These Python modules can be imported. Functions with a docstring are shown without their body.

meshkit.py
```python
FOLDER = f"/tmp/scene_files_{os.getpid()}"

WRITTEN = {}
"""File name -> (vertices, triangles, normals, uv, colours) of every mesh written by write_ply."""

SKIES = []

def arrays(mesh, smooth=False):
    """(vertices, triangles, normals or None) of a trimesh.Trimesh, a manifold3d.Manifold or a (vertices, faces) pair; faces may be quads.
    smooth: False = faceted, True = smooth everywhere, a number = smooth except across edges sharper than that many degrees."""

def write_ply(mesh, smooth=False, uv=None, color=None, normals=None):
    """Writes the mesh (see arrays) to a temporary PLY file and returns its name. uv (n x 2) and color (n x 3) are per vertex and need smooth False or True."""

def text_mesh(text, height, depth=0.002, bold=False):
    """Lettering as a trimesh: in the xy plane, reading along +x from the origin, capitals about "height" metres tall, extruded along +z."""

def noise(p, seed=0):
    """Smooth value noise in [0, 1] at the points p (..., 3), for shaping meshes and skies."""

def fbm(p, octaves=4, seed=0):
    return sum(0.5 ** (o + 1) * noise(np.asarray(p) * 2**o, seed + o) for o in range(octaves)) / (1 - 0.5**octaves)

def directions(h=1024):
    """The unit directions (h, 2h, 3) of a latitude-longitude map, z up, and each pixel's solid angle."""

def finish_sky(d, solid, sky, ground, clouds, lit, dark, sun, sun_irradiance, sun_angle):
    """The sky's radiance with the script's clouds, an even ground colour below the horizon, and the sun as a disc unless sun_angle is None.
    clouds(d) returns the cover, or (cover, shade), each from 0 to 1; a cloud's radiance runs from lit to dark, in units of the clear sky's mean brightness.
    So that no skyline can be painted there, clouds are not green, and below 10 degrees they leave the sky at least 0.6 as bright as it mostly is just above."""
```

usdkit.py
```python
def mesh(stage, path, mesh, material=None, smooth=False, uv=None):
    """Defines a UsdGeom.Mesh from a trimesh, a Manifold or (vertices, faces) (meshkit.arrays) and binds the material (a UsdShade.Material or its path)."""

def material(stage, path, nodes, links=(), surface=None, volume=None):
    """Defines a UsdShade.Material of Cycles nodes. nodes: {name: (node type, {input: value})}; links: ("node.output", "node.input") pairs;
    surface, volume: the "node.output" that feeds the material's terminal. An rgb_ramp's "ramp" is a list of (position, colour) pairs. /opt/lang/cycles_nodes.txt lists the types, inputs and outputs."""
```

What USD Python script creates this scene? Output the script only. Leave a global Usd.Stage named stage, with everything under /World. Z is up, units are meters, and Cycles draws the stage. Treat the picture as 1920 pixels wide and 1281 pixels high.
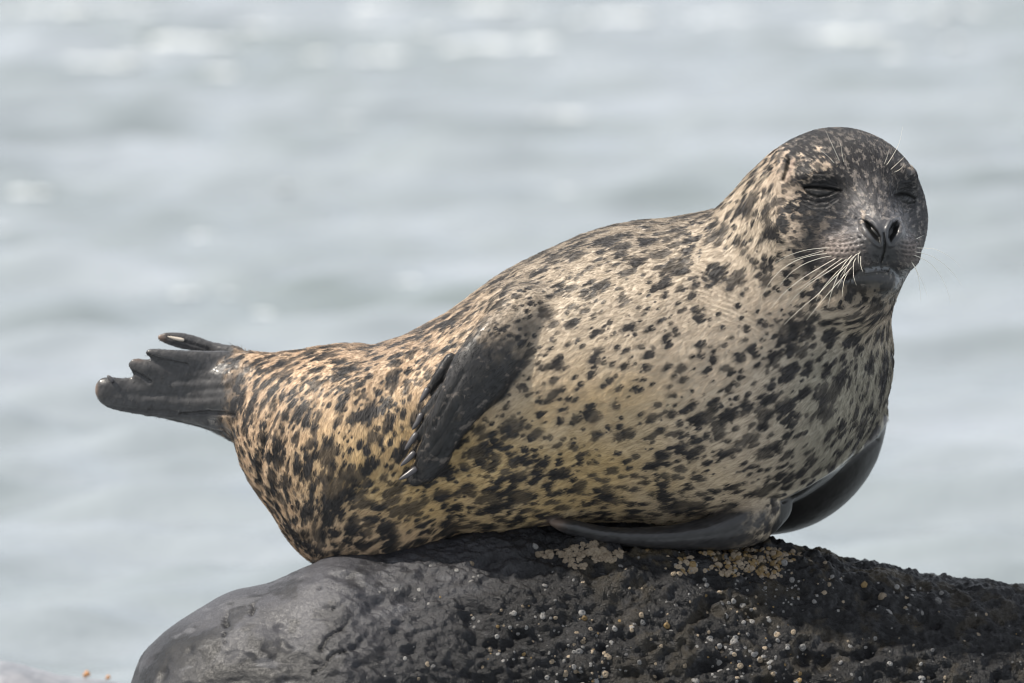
import math, random
import numpy as np, trimesh, usdkit, meshkit
from scipy.spatial import cKDTree
from scipy.interpolate import PchipInterpolator
from scipy import sparse
from pxr import Usd, UsdGeom, UsdLux, UsdShade, Sdf, Gf, Vt

stage = Usd.Stage.CreateInMemory()
UsdGeom.SetStageUpAxis(stage, 'Z')
UsdGeom.Xform.Define(stage, '/World')
rng = np.random.default_rng(7)
random.seed(7)

# ------------------------------------------------------------------ camera, sky, sun, exposure
S = 0.0009                       # metres per photograph pixel at the animal
DIST, PITCH, ZC = 10.0, math.radians(7.0), 0.98
FW = np.array([0, math.cos(PITCH), -math.sin(PITCH)])
UP = np.array([0, math.sin(PITCH), math.cos(PITCH)])
EYE = np.array([0, 0, ZC]) - DIST * FW
cam = UsdGeom.Camera.Define(stage, '/World/camera')
cam.CreateHorizontalApertureAttr(36.0)
cam.CreateFocalLengthAttr(36.0 * DIST / (1920 * S))
cam.CreateFStopAttr(3.0)
cam.CreateFocusDistanceAttr(DIST - 0.26)
cam.CreateClippingRangeAttr(Gf.Vec2f(0.1, 20000))
cam.CreateExposureAttr(0.57)
M = np.eye(4); M[0, :3] = (1, 0, 0); M[1, :3] = UP; M[2, :3] = -FW; M[3, :3] = EYE
cam.AddTransformOp().Set(Gf.Matrix4d(*M.ravel().tolist()))

TO_SUN = np.array([-0.60, -0.15, 0.78]); TO_SUN /= np.linalg.norm(TO_SUN)
sun = UsdLux.DistantLight.Define(stage, '/World/sun')
sun.CreateIntensityAttr(1.22); sun.CreateAngleAttr(1.5); sun.CreateNormalizeAttr(True)
sun.CreateColorAttr(Gf.Vec3f(1.0, 0.93, 0.82))
zx = TO_SUN; xx = np.cross([0, 0, 1], zx); xx /= np.linalg.norm(xx); yx = np.cross(zx, xx)
Ms = np.eye(4); Ms[0, :3], Ms[1, :3], Ms[2, :3] = xx, yx, zx
sun.AddTransformOp().Set(Gf.Matrix4d(*Ms.ravel().tolist()))
sky_mat = usdkit.material(stage, '/World/Looks/sky_look', {
    'sky': ('sky_texture', {'sky_type': 'single_scattering', 'sun_disc': False, 'sun_elevation': float(math.asin(TO_SUN[2])),
                            'sun_rotation': float(math.atan2(TO_SUN[0], TO_SUN[1])), 'aerosol_density': 2.0}),
    'tc': ('texture_coordinate', {}),
    'n': ('noise_texture', {'scale': 2.2, 'detail': 5.0, 'roughness': 0.55}),
    'r': ('rgb_ramp', {'ramp': [(0.30, (0.45, 0.45, 0.45)), (0.65, (0.95, 0.95, 0.95))]}),
    'mix': ('mix_color', {'b': (7.2, 7.5, 7.9), 'use_clamp': False}),
    'bg': ('background_shader', {'strength': 0.1})},
    [('tc.generated', 'n.vector'), ('n.fac', 'r.fac'), ('r.color', 'mix.fac'), ('sky.color', 'mix.a'), ('mix.result', 'bg.color')],
    surface='bg.background')
dome = UsdLux.DomeLight.Define(stage, '/World/sky')
UsdShade.MaterialBindingAPI.Apply(dome.GetPrim()).Bind(sky_mat)
dome.GetPrim().SetCustomDataByKey('kind', 'structure')

# ------------------------------------------------------------------ helpers
def P(px, py, yp):
    """photograph pixel + depth (in pixel units, towards -y is nearer) -> world point"""
    px, py, yp = (np.asarray(a, float) for a in np.broadcast_arrays(px, py, yp))
    dx = (px - 960) * S / DIST
    dz = (640.5 - py) * S / DIST
    d = np.stack([dx, FW[1] + dz * UP[1], FW[2] + dz * UP[2]], -1)
    t = (yp * S - EYE[1]) / d[..., 1]
    return EYE + d * t[..., None]

def W(v):                        # sculpting space (X right, Y depth, Z = -py) -> world
    return P(v[:, 0], -v[:, 2], v[:, 1])

used = {}
def numbered(path):
    n = used.get(path, -1) + 1
    used[path] = n
    return path if n == 0 else f'{path}_{n:03d}'

def tag(prim, label=None, category=None, group=None, kind=None):
    p = prim.GetPrim() if hasattr(prim, 'GetPrim') else prim
    for k, v in (('label', label), ('category', category), ('group', group), ('kind', kind)):
        if v: p.SetCustomDataByKey(k, v)
    return p

def obj(name, mesh, mat, parent='/World', smooth=True, **kw):
    m = usdkit.mesh(stage, numbered(f'{parent}/{name}'), mesh, mat, smooth=smooth)
    tag(m, **kw)
    return m

def thing(name, loc=(0, 0, 0), **kw):
    x = UsdGeom.Xform.Define(stage, numbered('/World/' + name))
    if any(loc): x.AddTranslateOp().Set(Gf.Vec3d(*map(float, loc)))
    tag(x, **kw)
    return str(x.GetPath())

def primvar(m, name, arr, interp='vertex'):
    arr = np.asarray(arr, np.float32)
    pv = UsdGeom.PrimvarsAPI(m)
    if arr.ndim == 2:
        pv.CreatePrimvar(name, Sdf.ValueTypeNames.Color3fArray, interp).Set(Vt.Vec3fArray.FromNumpy(arr))
    else:
        pv.CreatePrimvar(name, Sdf.ValueTypeNames.FloatArray, interp).Set(Vt.FloatArray.FromNumpy(arr))

def smin(a, b, k):
    h = np.clip(0.5 + 0.5 * (b - a) / k, 0, 1)
    return b + (a - b) * h - k * h * (1 - h)

def sstep(a, b, x):
    t = np.clip((x - a) / (b - a), 0, 1)
    return t * t * (3 - 2 * t)

def gauss(u, v, u0, v0, su, sv, rot=0.0):
    c, s = math.cos(math.radians(rot)), math.sin(math.radians(rot))
    du, dv = u - u0, v - v0
    a, b = c * du + s * dv, -s * du + c * dv
    return np.exp(-0.5 * ((a / su) ** 2 + (b / sv) ** 2))

def polydist(u, v, pts):
    """distance of (u, v) to a polyline, and the parameter 0..1 along it"""
    pts = np.asarray(pts, float)
    best = np.full(u.shape, 1e9); par = np.zeros(u.shape)
    L = np.r_[0, np.cumsum(np.linalg.norm(np.diff(pts, axis=0), axis=1))]
    for i in range(len(pts) - 1):
        a, b = pts[i], pts[i + 1]
        d = b - a; l2 = d @ d
        t = np.clip(((u - a[0]) * d[0] + (v - a[1]) * d[1]) / l2, 0, 1)
        q = np.hypot(u - a[0] - t * d[0], v - a[1] - t * d[1])
        better = q < best
        best = np.where(better, q, best)
        par = np.where(better, (L[i] + t * math.sqrt(l2)) / L[-1], par)
    return best, par

def inpoly(u, v, pts):
    """signed: positive inside"""
    pts = np.asarray(pts, float)
    ins = np.zeros(u.shape, bool)
    j = len(pts) - 1
    for i in range(len(pts)):
        xi, yi = pts[i]; xj, yj = pts[j]
        c = ((yi > v) != (yj > v)) & (u < (xj - xi) * (v - yi) / (yj - yi + 1e-9) + xi)
        ins ^= c
        j = i
    d, _ = polydist(u, v, np.vstack([pts, pts[:1]]))
    return np.where(ins, d, -d)

ROT = np.array([[0.36, 0.48, -0.80], [-0.80, 0.60, 0.0], [0.48, 0.64, 0.60]], np.float32)
TAB = np.random.default_rng(5).random((64, 64, 64), np.float32).ravel()
def noise(p, seed=0):
    """smooth value noise in 0..1 from a table of random numbers"""
    p = np.asarray(p, np.float32) + np.float32((seed * 7.31) % 61.0)
    i = np.floor(p).astype(np.int32)
    t = p - i
    t = t * t * (3 - 2 * t)
    a = i & 63; b = (i + 1) & 63
    x0, x1 = a[:, 0] << 12, b[:, 0] << 12
    y0, y1 = a[:, 1] << 6, b[:, 1] << 6
    z0, z1 = a[:, 2], b[:, 2]
    tx, ty, tz = t[:, 0], t[:, 1], t[:, 2]
    def row(x, y):
        k = x + y
        c = TAB[k + z0]
        return c + (TAB[k + z1] - c) * tz
    c00, c01, c10, c11 = row(x0, y0), row(x0, y1), row(x1, y0), row(x1, y1)
    c0 = c00 + (c01 - c00) * ty
    c1 = c10 + (c11 - c10) * ty
    return (c0 + (c1 - c0) * tx).astype(float)
def fbm(p, o=4, seed=0):
    q, out = np.asarray(p, np.float32) @ ROT, 0
    for k in range(o):
        out = out + 0.5 ** (k + 1) * noise(q, seed + k)
        q = (q @ ROT) * np.float32(2.03)
    return out / (1 - 0.5 ** o)

def vertex_normals(v, f):
    n = np.zeros_like(v)
    fn = np.cross(v[f[:, 1]] - v[f[:, 0]], v[f[:, 2]] - v[f[:, 0]])
    for k in range(3): 
        for c in range(3): n[:, c] += np.bincount(f[:, k], fn[:, c], len(v))
    return n / np.maximum(np.linalg.norm(n, axis=1, keepdims=True), 1e-12)

def laplacian(v, f, it=1, lam=0.5, mask=None):
    e = np.vstack([f[:, [0, 1]], f[:, [1, 2]], f[:, [2, 0]]])
    e = np.vstack([e, e[:, ::-1]])
    A = sparse.coo_matrix((np.ones(len(e)), (e[:, 0], e[:, 1])), (len(v), len(v))).tocsr()
    A.data[:] = 1
    D = sparse.diags(1.0 / np.maximum(np.asarray(A.sum(1)).ravel(), 1))
    A = D @ A
    for _ in range(it):
        d = lam * (A @ v - v)
        v = v + (d if mask is None else d * mask[:, None])
    return v

def refine(v, f, mask):
    """splits the masked triangles in four, their neighbours so that no crack opens"""
    e = np.sort(np.vstack([f[:, [0, 1]], f[:, [1, 2]], f[:, [2, 0]]]), axis=1)
    key = e[:, 0].astype(np.int64) * len(v) + e[:, 1]
    uk, inv = np.unique(key, return_inverse=True)
    fe = inv.reshape(3, len(f)).T
    on = np.zeros(len(uk), bool)
    on[fe[mask].ravel()] = True
    while True:
        c = on[fe].sum(1)
        two = c == 2
        if not two.any(): break
        on[fe[two].ravel()] = True
    idx = np.full(len(uk), -1, np.int64)
    idx[on] = len(v) + np.arange(on.sum())
    ends = np.stack([uk[on] // len(v), uk[on] % len(v)], 1)
    nv = np.vstack([v, 0.5 * (v[ends[:, 0]] + v[ends[:, 1]])])
    c = on[fe].sum(1)
    out = [f[c == 0]]
    k = c == 3
    a, b, d = f[k].T; m0, m1, m2 = idx[fe[k]].T
    out += [np.stack(t, 1) for t in ((a, m0, m2), (m0, b, m1), (m2, m1, d), (m0, m1, m2))]
    for i in range(3):
        k = (c == 1) & on[fe[:, i]]
        a, b, d = f[k][:, i], f[k][:, (i + 1) % 3], f[k][:, (i + 2) % 3]
        m = idx[fe[k, i]]
        out += [np.stack((a, m, d), 1), np.stack((m, b, d), 1)]
    return nv, np.vstack(out)

def surface_nets(D, origin, h):
    """D: dense signed distance (negative inside). Returns vertices and triangles."""
    s = D < 0
    nx, ny, nz = D.shape
    cnt = np.zeros((nx - 1, ny - 1, nz - 1), np.int8)
    for i, j, k in np.ndindex(2, 2, 2):
        cnt += s[i:nx - 1 + i, j:ny - 1 + j, k:nz - 1 + k]
    cell = (cnt > 0) & (cnt < 8)
    ids = np.full(cell.shape, -1, np.int64)
    ci = np.argwhere(cell)
    ids[cell] = np.arange(len(ci))
    acc = np.zeros((len(ci), 3)); num = np.zeros(len(ci))
    for ax in range(3):
        for a in (0, 1):
            for b in (0, 1):
                o0 = [0, 0, 0]; oth = [q for q in range(3) if q != ax]
                o0[oth[0]], o0[oth[1]] = a, b
                o1 = list(o0); o1[ax] = 1
                d0 = D[ci[:, 0] + o0[0], ci[:, 1] + o0[1], ci[:, 2] + o0[2]]
                d1 = D[ci[:, 0] + o1[0], ci[:, 1] + o1[1], ci[:, 2] + o1[2]]
                x = (d0 < 0) != (d1 < 0)
                t = np.where(x, d0 / np.where(x, d0 - d1, 1), 0)
                p = np.tile(np.array(o0, float), (len(ci), 1)); p[:, ax] = t
                acc += p * x[:, None]; num += x
    v = (ci + acc / num[:, None]) * h + origin
    F = []
    for ax in range(3):
        sl0 = [slice(1, -1)] * 3; sl0[ax] = slice(0, -1)
        sl1 = [slice(1, -1)] * 3; sl1[ax] = slice(1, None)
        a, b = s[tuple(sl0)], s[tuple(sl1)]
        base = np.array([1, 1, 1]); base[ax] = 0
        o = [q for q in range(3) if q != ax]
        if ax == 1: o = o[::-1]
        for flip in (False, True):
            e = np.argwhere((a & ~b) if not flip else (~a & b)) + base
            def at(da, db):
                q = e.copy(); q[:, o[0]] -= da; q[:, o[1]] -= db
                return ids[q[:, 0], q[:, 1], q[:, 2]]
            q = np.stack([at(1, 1), at(0, 1), at(0, 0), at(1, 0)], 1)
            if flip: q = q[:, ::-1]
            F += [q[:, [0, 1, 2]], q[:, [0, 2, 3]]]
    return v, np.vstack(F)

def tube_mesh(pts, radii, sides=6):
    p = np.asarray(pts, float); r = np.broadcast_to(radii, (len(p),))
    t = np.gradient(p, axis=0); t /= np.linalg.norm(t, axis=1, keepdims=True) + 1e-12
    a = np.cross(t, [0.31, 0.77, 0.55]); a /= np.linalg.norm(a, axis=1, keepdims=True)
    b = np.cross(t, a); ang = np.arange(sides) * 2 * np.pi / sides
    v = p[:, None] + r[:, None, None] * (np.cos(ang)[None, :, None] * a[:, None] + np.sin(ang)[None, :, None] * b[:, None])
    i, j = np.meshgrid(np.arange(len(p) - 1), np.arange(sides), indexing='ij')
    q = np.stack([i * sides + j, i * sides + (j + 1) % sides, (i + 1) * sides + (j + 1) % sides, (i + 1) * sides + j], -1).reshape(-1, 4)
    n = len(p) * sides
    v = np.vstack([v.reshape(-1, 3), p[:1], p[-1:]])
    f = np.vstack([q[:, [0, 1, 2]], q[:, [0, 2, 3]]])
    k = np.arange(sides)
    f = np.vstack([f, np.stack([np.full(sides, n), (k + 1) % sides, k], 1), np.stack([np.full(sides, n + 1), n - sides + k, n - sides + (k + 1) % sides], 1)])
    return v, f

# ------------------------------------------------------------------ water
def geometric(a, b, step, far):
    core = np.arange(a, b + step / 2, step)
    g = [step]
    while sum(g) < far: g.append(g[-1] * 1.22)
    c = np.cumsum(g)
    return np.r_[a - c[::-1], core, b + c]
wx = geometric(-7, 7, 0.06, 6000)
wy = geometric(-2, 42, 0.06, 6000)
X, Y = np.meshgrid(wx, wy, indexing='ij')
Z = np.zeros_like(X)
wr = np.random.default_rng(11)
for k in range(64):
    lam = 0.22 * (6.5 ** wr.random())
    th = wr.normal(-math.pi / 2 + 0.25, 0.42)
    amp = 0.0066 * lam ** 0.8
    Z += amp * np.sin(2 * math.pi / lam * (X * math.cos(th) + Y * math.sin(th)) + wr.random() * 6.28)
Z = Z + 0.35 * np.abs(Z) 
fade = np.exp(-np.maximum(np.hypot(np.maximum(np.abs(X) - 7, 0), np.maximum(np.abs(Y - 20) - 22, 0)) , 0) / 30.0)
Z *= fade
i, j = np.meshgrid(np.arange(len(wx) - 1), np.arange(len(wy) - 1), indexing='ij')
ny = len(wy)
q = np.stack([i * ny + j, (i + 1) * ny + j, (i + 1) * ny + j + 1, i * ny + j + 1], -1).reshape(-1, 4)
sea_mat = usdkit.material(stage, '/World/Looks/sea_look', {
    'g': ('geometry', {}),
    'mp': ('mapping', {'scale': (1.0, 1.9, 1.0)}),
    'n': ('noise_texture', {'scale': 2.4, 'detail': 6.0, 'roughness': 0.6}),
    'b': ('bump', {'strength': 0.55, 'distance': 0.05}),
    'n2': ('noise_texture', {'scale': 0.5, 'detail': 3.0}),
    'r': ('rgb_ramp', {'ramp': [(0.3, (0.145, 0.171, 0.178)), (0.7, (0.255, 0.282, 0.312))]}),
    'p': ('principled_bsdf', {'roughness': 0.12, 'ior': 1.33})},
    [('g.position', 'mp.vector'), ('mp.vector', 'n.vector'), ('n.fac', 'b.height'), ('b.normal', 'p.normal'),
     ('mp.vector', 'n2.vector'), ('n2.fac', 'r.fac'), ('r.color', 'p.base_color')], surface='p.BSDF')
obj('sea', (np.stack([X, Y, Z], -1).reshape(-1, 3), q), sea_mat, smooth=True, kind='structure', label='pale grey rippled sea behind the seal')

# ------------------------------------------------------------------ the boulder under the seal
RT = np.array([(195, 1720), (205, 1560), (218, 1420), (228, 1340), (245, 1281), (262, 1235), (290, 1200), (340, 1160), (390, 1130), (440, 1106), (500, 1093), (575, 1062), (650, 1032),
      (720, 1024), (800, 1008), (850, 999), (960, 978), (1030, 972), (1100, 970), (1200, 972), (1300, 980), (1400, 996), (1470, 1013), (1550, 1034),
      (1600, 1050), (1650, 1053), (1720, 1068), (1800, 1080), (1920, 1096), (2100, 1135), (2230, 1210), (2300, 1350), (2330, 1550), (2340, 1720)], float)
L = np.r_[0, np.cumsum(np.linalg.norm(np.diff(RT, axis=0), axis=1))]
cx, cz = PchipInterpolator(L, RT[:, 0]), PchipInterpolator(L, RT[:, 1])
ns, nt = 1000, 230
s = np.linspace(0, L[-1], ns)
C = np.stack([cx(s), cz(s)], 1)
tgt = np.stack([np.interp(s, [0, L[-1] * .3, L[-1] * .8, L[-1]], [420, 800, 1800, 2150]), np.full(ns, 1900.0)], 1)
tt = np.linspace(0, 1, nt) ** 1.7
def rock_side(sign, nt, tt):
    len_ = np.linalg.norm(tgt - C, axis=1)
    pos = C[:, None] + (tgt - C)[:, None] * tt[None, :, None]
    D = len_[:, None] * tt[None]
    Y0 = np.interp(C[:, 0], [250, 600, 900, 1500, 2000], [0, -60, 0, 20, 40])[:, None]
    A = 330.0
    T = A * np.sqrt(1 - np.clip(1 - D / 520.0, 0, 1) ** 2.2) + 0.25 * np.maximum(D - 350, 0)
    return np.stack([pos[..., 0], Y0 + sign * T, -pos[..., 1]], -1)
front = rock_side(-1, nt, tt)
tb = np.linspace(0, 1, 60) ** 1.7
back = rock_side(1, 60, tb)[:, 1:]
G = np.concatenate([back[:, ::-1], front], 1)
m_ = G.shape[1]
i, j = np.meshgrid(np.arange(ns - 1), np.arange(m_ - 1), indexing='ij')
q = np.stack([i * m_ + j, i * m_ + j + 1, (i + 1) * m_ + j + 1, (i + 1) * m_ + j], -1).reshape(-1, 4)
rv = G.reshape(-1, 3)
rf = np.vstack([q[:, [0, 1, 2]], q[:, [0, 2, 3]]])
rn = vertex_normals(rv, rf)
rough_r = sstep(480, 1050, rv[:, 0] + 0.55 * (-rv[:, 2] - 1150) + 160 * (fbm(rv / 160.0, 3, 5) - 0.5))
frontness = sstep(0.1, 0.7, -rn[:, 1])
big = fbm(rv / np.array([210.0, 210, 150]), 3, 1) - 0.5
mid = np.abs(fbm(rv / np.array([75.0, 75, 48]), 4, 2) - 0.5)
fine = fbm(rv / np.array([22.0, 22, 15]), 4, 3) - 0.5
pit = np.clip(fbm(rv / np.array([46.0, 46, 30]), 2, 9) - 0.63, 0, 1)
disp = 34 * big * (0.25 + 0.75 * frontness) - (0.12 + rough_r) * 34 * mid * (0.2 + 0.8 * frontness) + (0.10 + rough_r) * 20 * fine - (0.05 + rough_r) * 18 * np.abs(fbm(rv / np.array([30.0, 30, 16]), 3, 4) - 0.5) + (0.06 + rough_r) * 7 * (fbm(rv / 8.0, 2, 6) - 0.5) - (0.4 + rough_r) * 60 * pit * frontness
crk = np.zeros(len(rv))
for pts in ([(600, 1215), (612, 1190), (640, 1170), (655, 1160)], [(470, 1150), (475, 1133)], [(420, 1205), (425, 1140)], [(585, 1108), (600, 1098)], [(620, 1150), (622, 1138)], [(590, 1265), (620, 1230), (650, 1215)]):
    d, _ = polydist(rv[:, 0] + 22 * (fbm(rv / 16.0, 3, 18) - .5), -rv[:, 2] + 22 * (fbm(rv / 16.0, 3, 19) - .5), pts)
    crk += np.exp(-(d / 3.6) ** 2)
crk = np.clip(crk, 0, 1) * frontness * sstep(0.35, 0.55, fbm(rv / 20.0, 3, 17))
disp -= 6.0 * crk
rv = rv + rn * disp[:, None]
ROCKN = vertex_normals(rv, rf)
rock_w = W(rv)
rock_mat = usdkit.material(stage, '/World/Looks/wet_basalt', {
    'a': ('attribute', {'attribute': 'rockcol'}), 'w': ('attribute', {'attribute': 'rough'}),
    'g': ('geometry', {}),
    'n': ('noise_texture', {'scale': 230.0, 'detail': 5.0, 'roughness': 0.62}),
    'n3': ('noise_texture', {'scale': 650.0, 'detail': 3.0, 'roughness': 0.6}),
    'r3': ('rgb_ramp', {'ramp': [(0.35, (0.55, 0.55, 0.55)), (0.62, (1.1, 1.1, 1.1)), (0.72, (2.6, 2.6, 2.5))]}),
    'cm': ('mix_color', {'blend_type': 'multiply', 'fac': 1.0, 'use_clamp': False}),
    'rr': ('map_range', {'from_min': 0.3, 'from_max': 0.7, 'to_min': 0.30, 'to_max': 0.60}), 'rw': ('map_range', {'from_min': 0.15, 'from_max': 0.7, 'to_min': 0.10, 'to_max': 0.0, 'clamp': True}), 'ra': ('math', {'math_type': 'add'}),
    'b': ('bump', {'strength': 0.8, 'distance': 0.006}),
    'p': ('principled_bsdf', {'specular_ior_level': 0.30})},
    [('g.position', 'n.vector'), ('g.position', 'n3.vector'), ('n3.fac', 'r3.fac'), ('a.color', 'cm.a'), ('r3.color', 'cm.b'), ('cm.result', 'p.base_color'),
     ('n.fac', 'b.height'), ('w.fac', 'b.strength'), ('b.normal', 'p.normal'), ('n.fac', 'rr.value'), ('w.fac', 'rw.value'), ('rr.result', 'ra.value1'), ('rw.result', 'ra.value2'), ('ra.value', 'p.roughness')], surface='p.BSDF')
blend = np.clip(rough_r + 0.35 * (fbm(rv / 60.0, 4, 21) - 0.5), 0, 1)[:, None]
rc = (1 - blend) * np.array([0.056, 0.056, 0.064]) * (1 - 0.45 * sstep(-1130, -1290, rv[:, 2] + 90 * (fbm(rv / 90.0, 3, 24) - .5)))[:, None] * (0.7 + 0.6 * fbm(rv / 50.0, 4, 23))[:, None] + blend * np.array([0.0085, 0.0085, 0.0095])  # smooth end darkens towards its foot, shading painted into the colour
spk = sstep(0.60, 0.72, fbm(rv / 9.0, 3, 31))[:, None] * blend
rc = rc * (1 - spk * 0.35) + spk * 0.35 * np.array([0.06, 0.06, 0.064])
olive = sstep(0.53, 0.63, fbm(rv / 38.0, 4, 41))[:, None] * sstep(1000, 1250, rv[:, 0])[:, None] * (0.35 + 0.65 * sstep(-1120, -1050, rv[:, 2]))[:, None]
rc = rc * (1 - 0.75 * olive) + 0.75 * olive * np.array([0.055, 0.042, 0.022])
stain = np.clip(gauss(rv[:, 0], -rv[:, 2], 335, 1215, 34, 26) + gauss(rv[:, 0], -rv[:, 2], 600, 1235, 40, 22, -45) + 0.8 * gauss(rv[:, 0], -rv[:, 2], 430, 1265, 60, 16), 0, 1) + 0.75 * sstep(0.52, 0.60, fbm(rv / 55.0, 5, 25))
stain = np.clip(stain * (0.4 + 1.2 * fbm(rv / 11.0, 3, 26)), 0, 1) * (1 - blend[:, 0])
rc = rc * (1 - 0.7 * stain[:, None])
salt = sstep(0.60, 0.70, fbm(rv / np.array([60.0, 60, 26]), 5, 27)) * (1 - blend[:, 0])
rc = rc * (1 - 0.5 * salt[:, None]) + 0.5 * salt[:, None] * np.array([0.12, 0.12, 0.13])
rc = rc * (1 - 0.75 * crk[:, None])
boulder = thing('boulder', label='large dark wet barnacle-covered boulder that the seal lies on', category='rock')
m = obj('rock_body', (rock_w, rf), rock_mat, boulder)
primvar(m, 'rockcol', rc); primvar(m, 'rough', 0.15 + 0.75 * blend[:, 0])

# barnacles
def barnacle(seed, tall=0.6):
    r = np.random.default_rng(seed); k = 9
    ang = np.arange(k) * 2 * np.pi / k
    w = 1 + 0.22 * (r.random(k) - 0.5)
    rings = [(1.0, -0.25), (0.92, 0.12), (0.70, 0.42 * tall / .6), (0.42, tall), (0.30, tall * 0.97), (0.20, tall * 0.62)]
    v = np.vstack([np.stack([np.cos(ang) * a * w * (1 + 0.08 * (r.random(k) - .5)), np.sin(ang) * a * w, np.full(k, z) + 0.05 * (r.random(k) - .5)], 1) for a, z in rings] + [[[0, 0, tall * 0.55]]])
    f = []
    for a in range(len(rings) - 1):
        for b in range(k):
            c = (b + 1) % k
            f += [(a * k + b, a * k + c, (a + 1) * k + c), (a * k + b, (a + 1) * k + c, (a + 1) * k + b)]
    f += [((len(rings) - 1) * k + b, (len(rings) - 1) * k + (b + 1) % k, len(rings) * k) for b in range(k)]
    return v, np.array(f)
BV = [barnacle(k, t) for k, t in enumerate((0.55, 0.65, 0.5, 0.75, 0.6))]
def shell(name, a, b, spec=0.35):
    return usdkit.material(stage, '/World/Looks/' + name, {
        'oi': ('object_info', {}), 'g': ('geometry', {}), 'n': ('noise_texture', {'scale': 420.0, 'detail': 3.0}),
        'ad': ('math', {'math_type': 'multiply_add', 'value2': 0.5, 'value3': 0.0}), 'ad2': ('math', {'math_type': 'multiply_add', 'value2': 0.8}),
        'r': ('rgb_ramp', {'ramp': [(0.25, a), (0.75, b)]}), 'b': ('bump', {'strength': 0.5, 'distance': 0.0015}),
        'p': ('principled_bsdf', {'roughness': 0.6, 'specular_ior_level': spec})},
        [('oi.random', 'ad.value1'), ('n.fac', 'ad2.value1'), ('ad.value', 'ad2.value3'), ('ad2.value', 'r.fac'), ('g.position', 'n.vector'), ('r.color', 'p.base_color'),
         ('n.fac', 'b.height'), ('b.normal', 'p.normal')], surface='p.BSDF')
SH = {'grey': shell('grey_shell', (0.055, 0.054, 0.054), (0.16, 0.155, 0.15)), 'tan': shell('tan_shell', (0.085, 0.068, 0.048), (0.20, 0.16, 0.115)), 'ochre': shell('ochre_shell', (0.06, 0.04, 0.016), (0.15, 0.10, 0.042))}

gv = rv.reshape(ns, m_, 3); gn = ROCKN.reshape(ns, m_, 3); gw = rock_w.reshape(ns, m_, 3)
gx, gz = gv[..., 0], -gv[..., 2]
ok = (gn[..., 1] < -0.12) & (gx > 540) & (gx < 1990) & (gz < 1330)
cand = np.argwhere(ok)
cu, cv_ = gx[ok], gz[ok]
area = (np.maximum(np.gradient(gx, axis=0), 0.2) * np.maximum(np.gradient(gz, axis=1), 0.05))[ok]
dens = sstep(640, 1250, cu + 0.5 * (cv_ - 1130)) * (0.25 + 1.2 * sstep(0.44, 0.62, fbm(gv[ok] / 110.0, 3, 51)))
dens = dens + 0.02
prob = dens * area * sstep(14, 40, cv_ - np.interp(cu, np.maximum.accumulate(RT[:, 0]), RT[:, 1]) - 28 * ((cu > 1000) & (cu < 1440))); prob /= prob.sum()
br = np.random.default_rng(23)
pick = br.choice(len(cand), 640, replace=False, p=prob)
items = []       # (grid index, radius px, kind)
for pk in pick:
    r = 2.5 * math.exp(br.normal(0.28, 0.46))
    k = br.random()
    items.append((tuple(cand[pk]), min(r, 8.5), 'ochre' if k < 0.09 else 'tan' if k < 0.34 else 'grey'))
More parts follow.
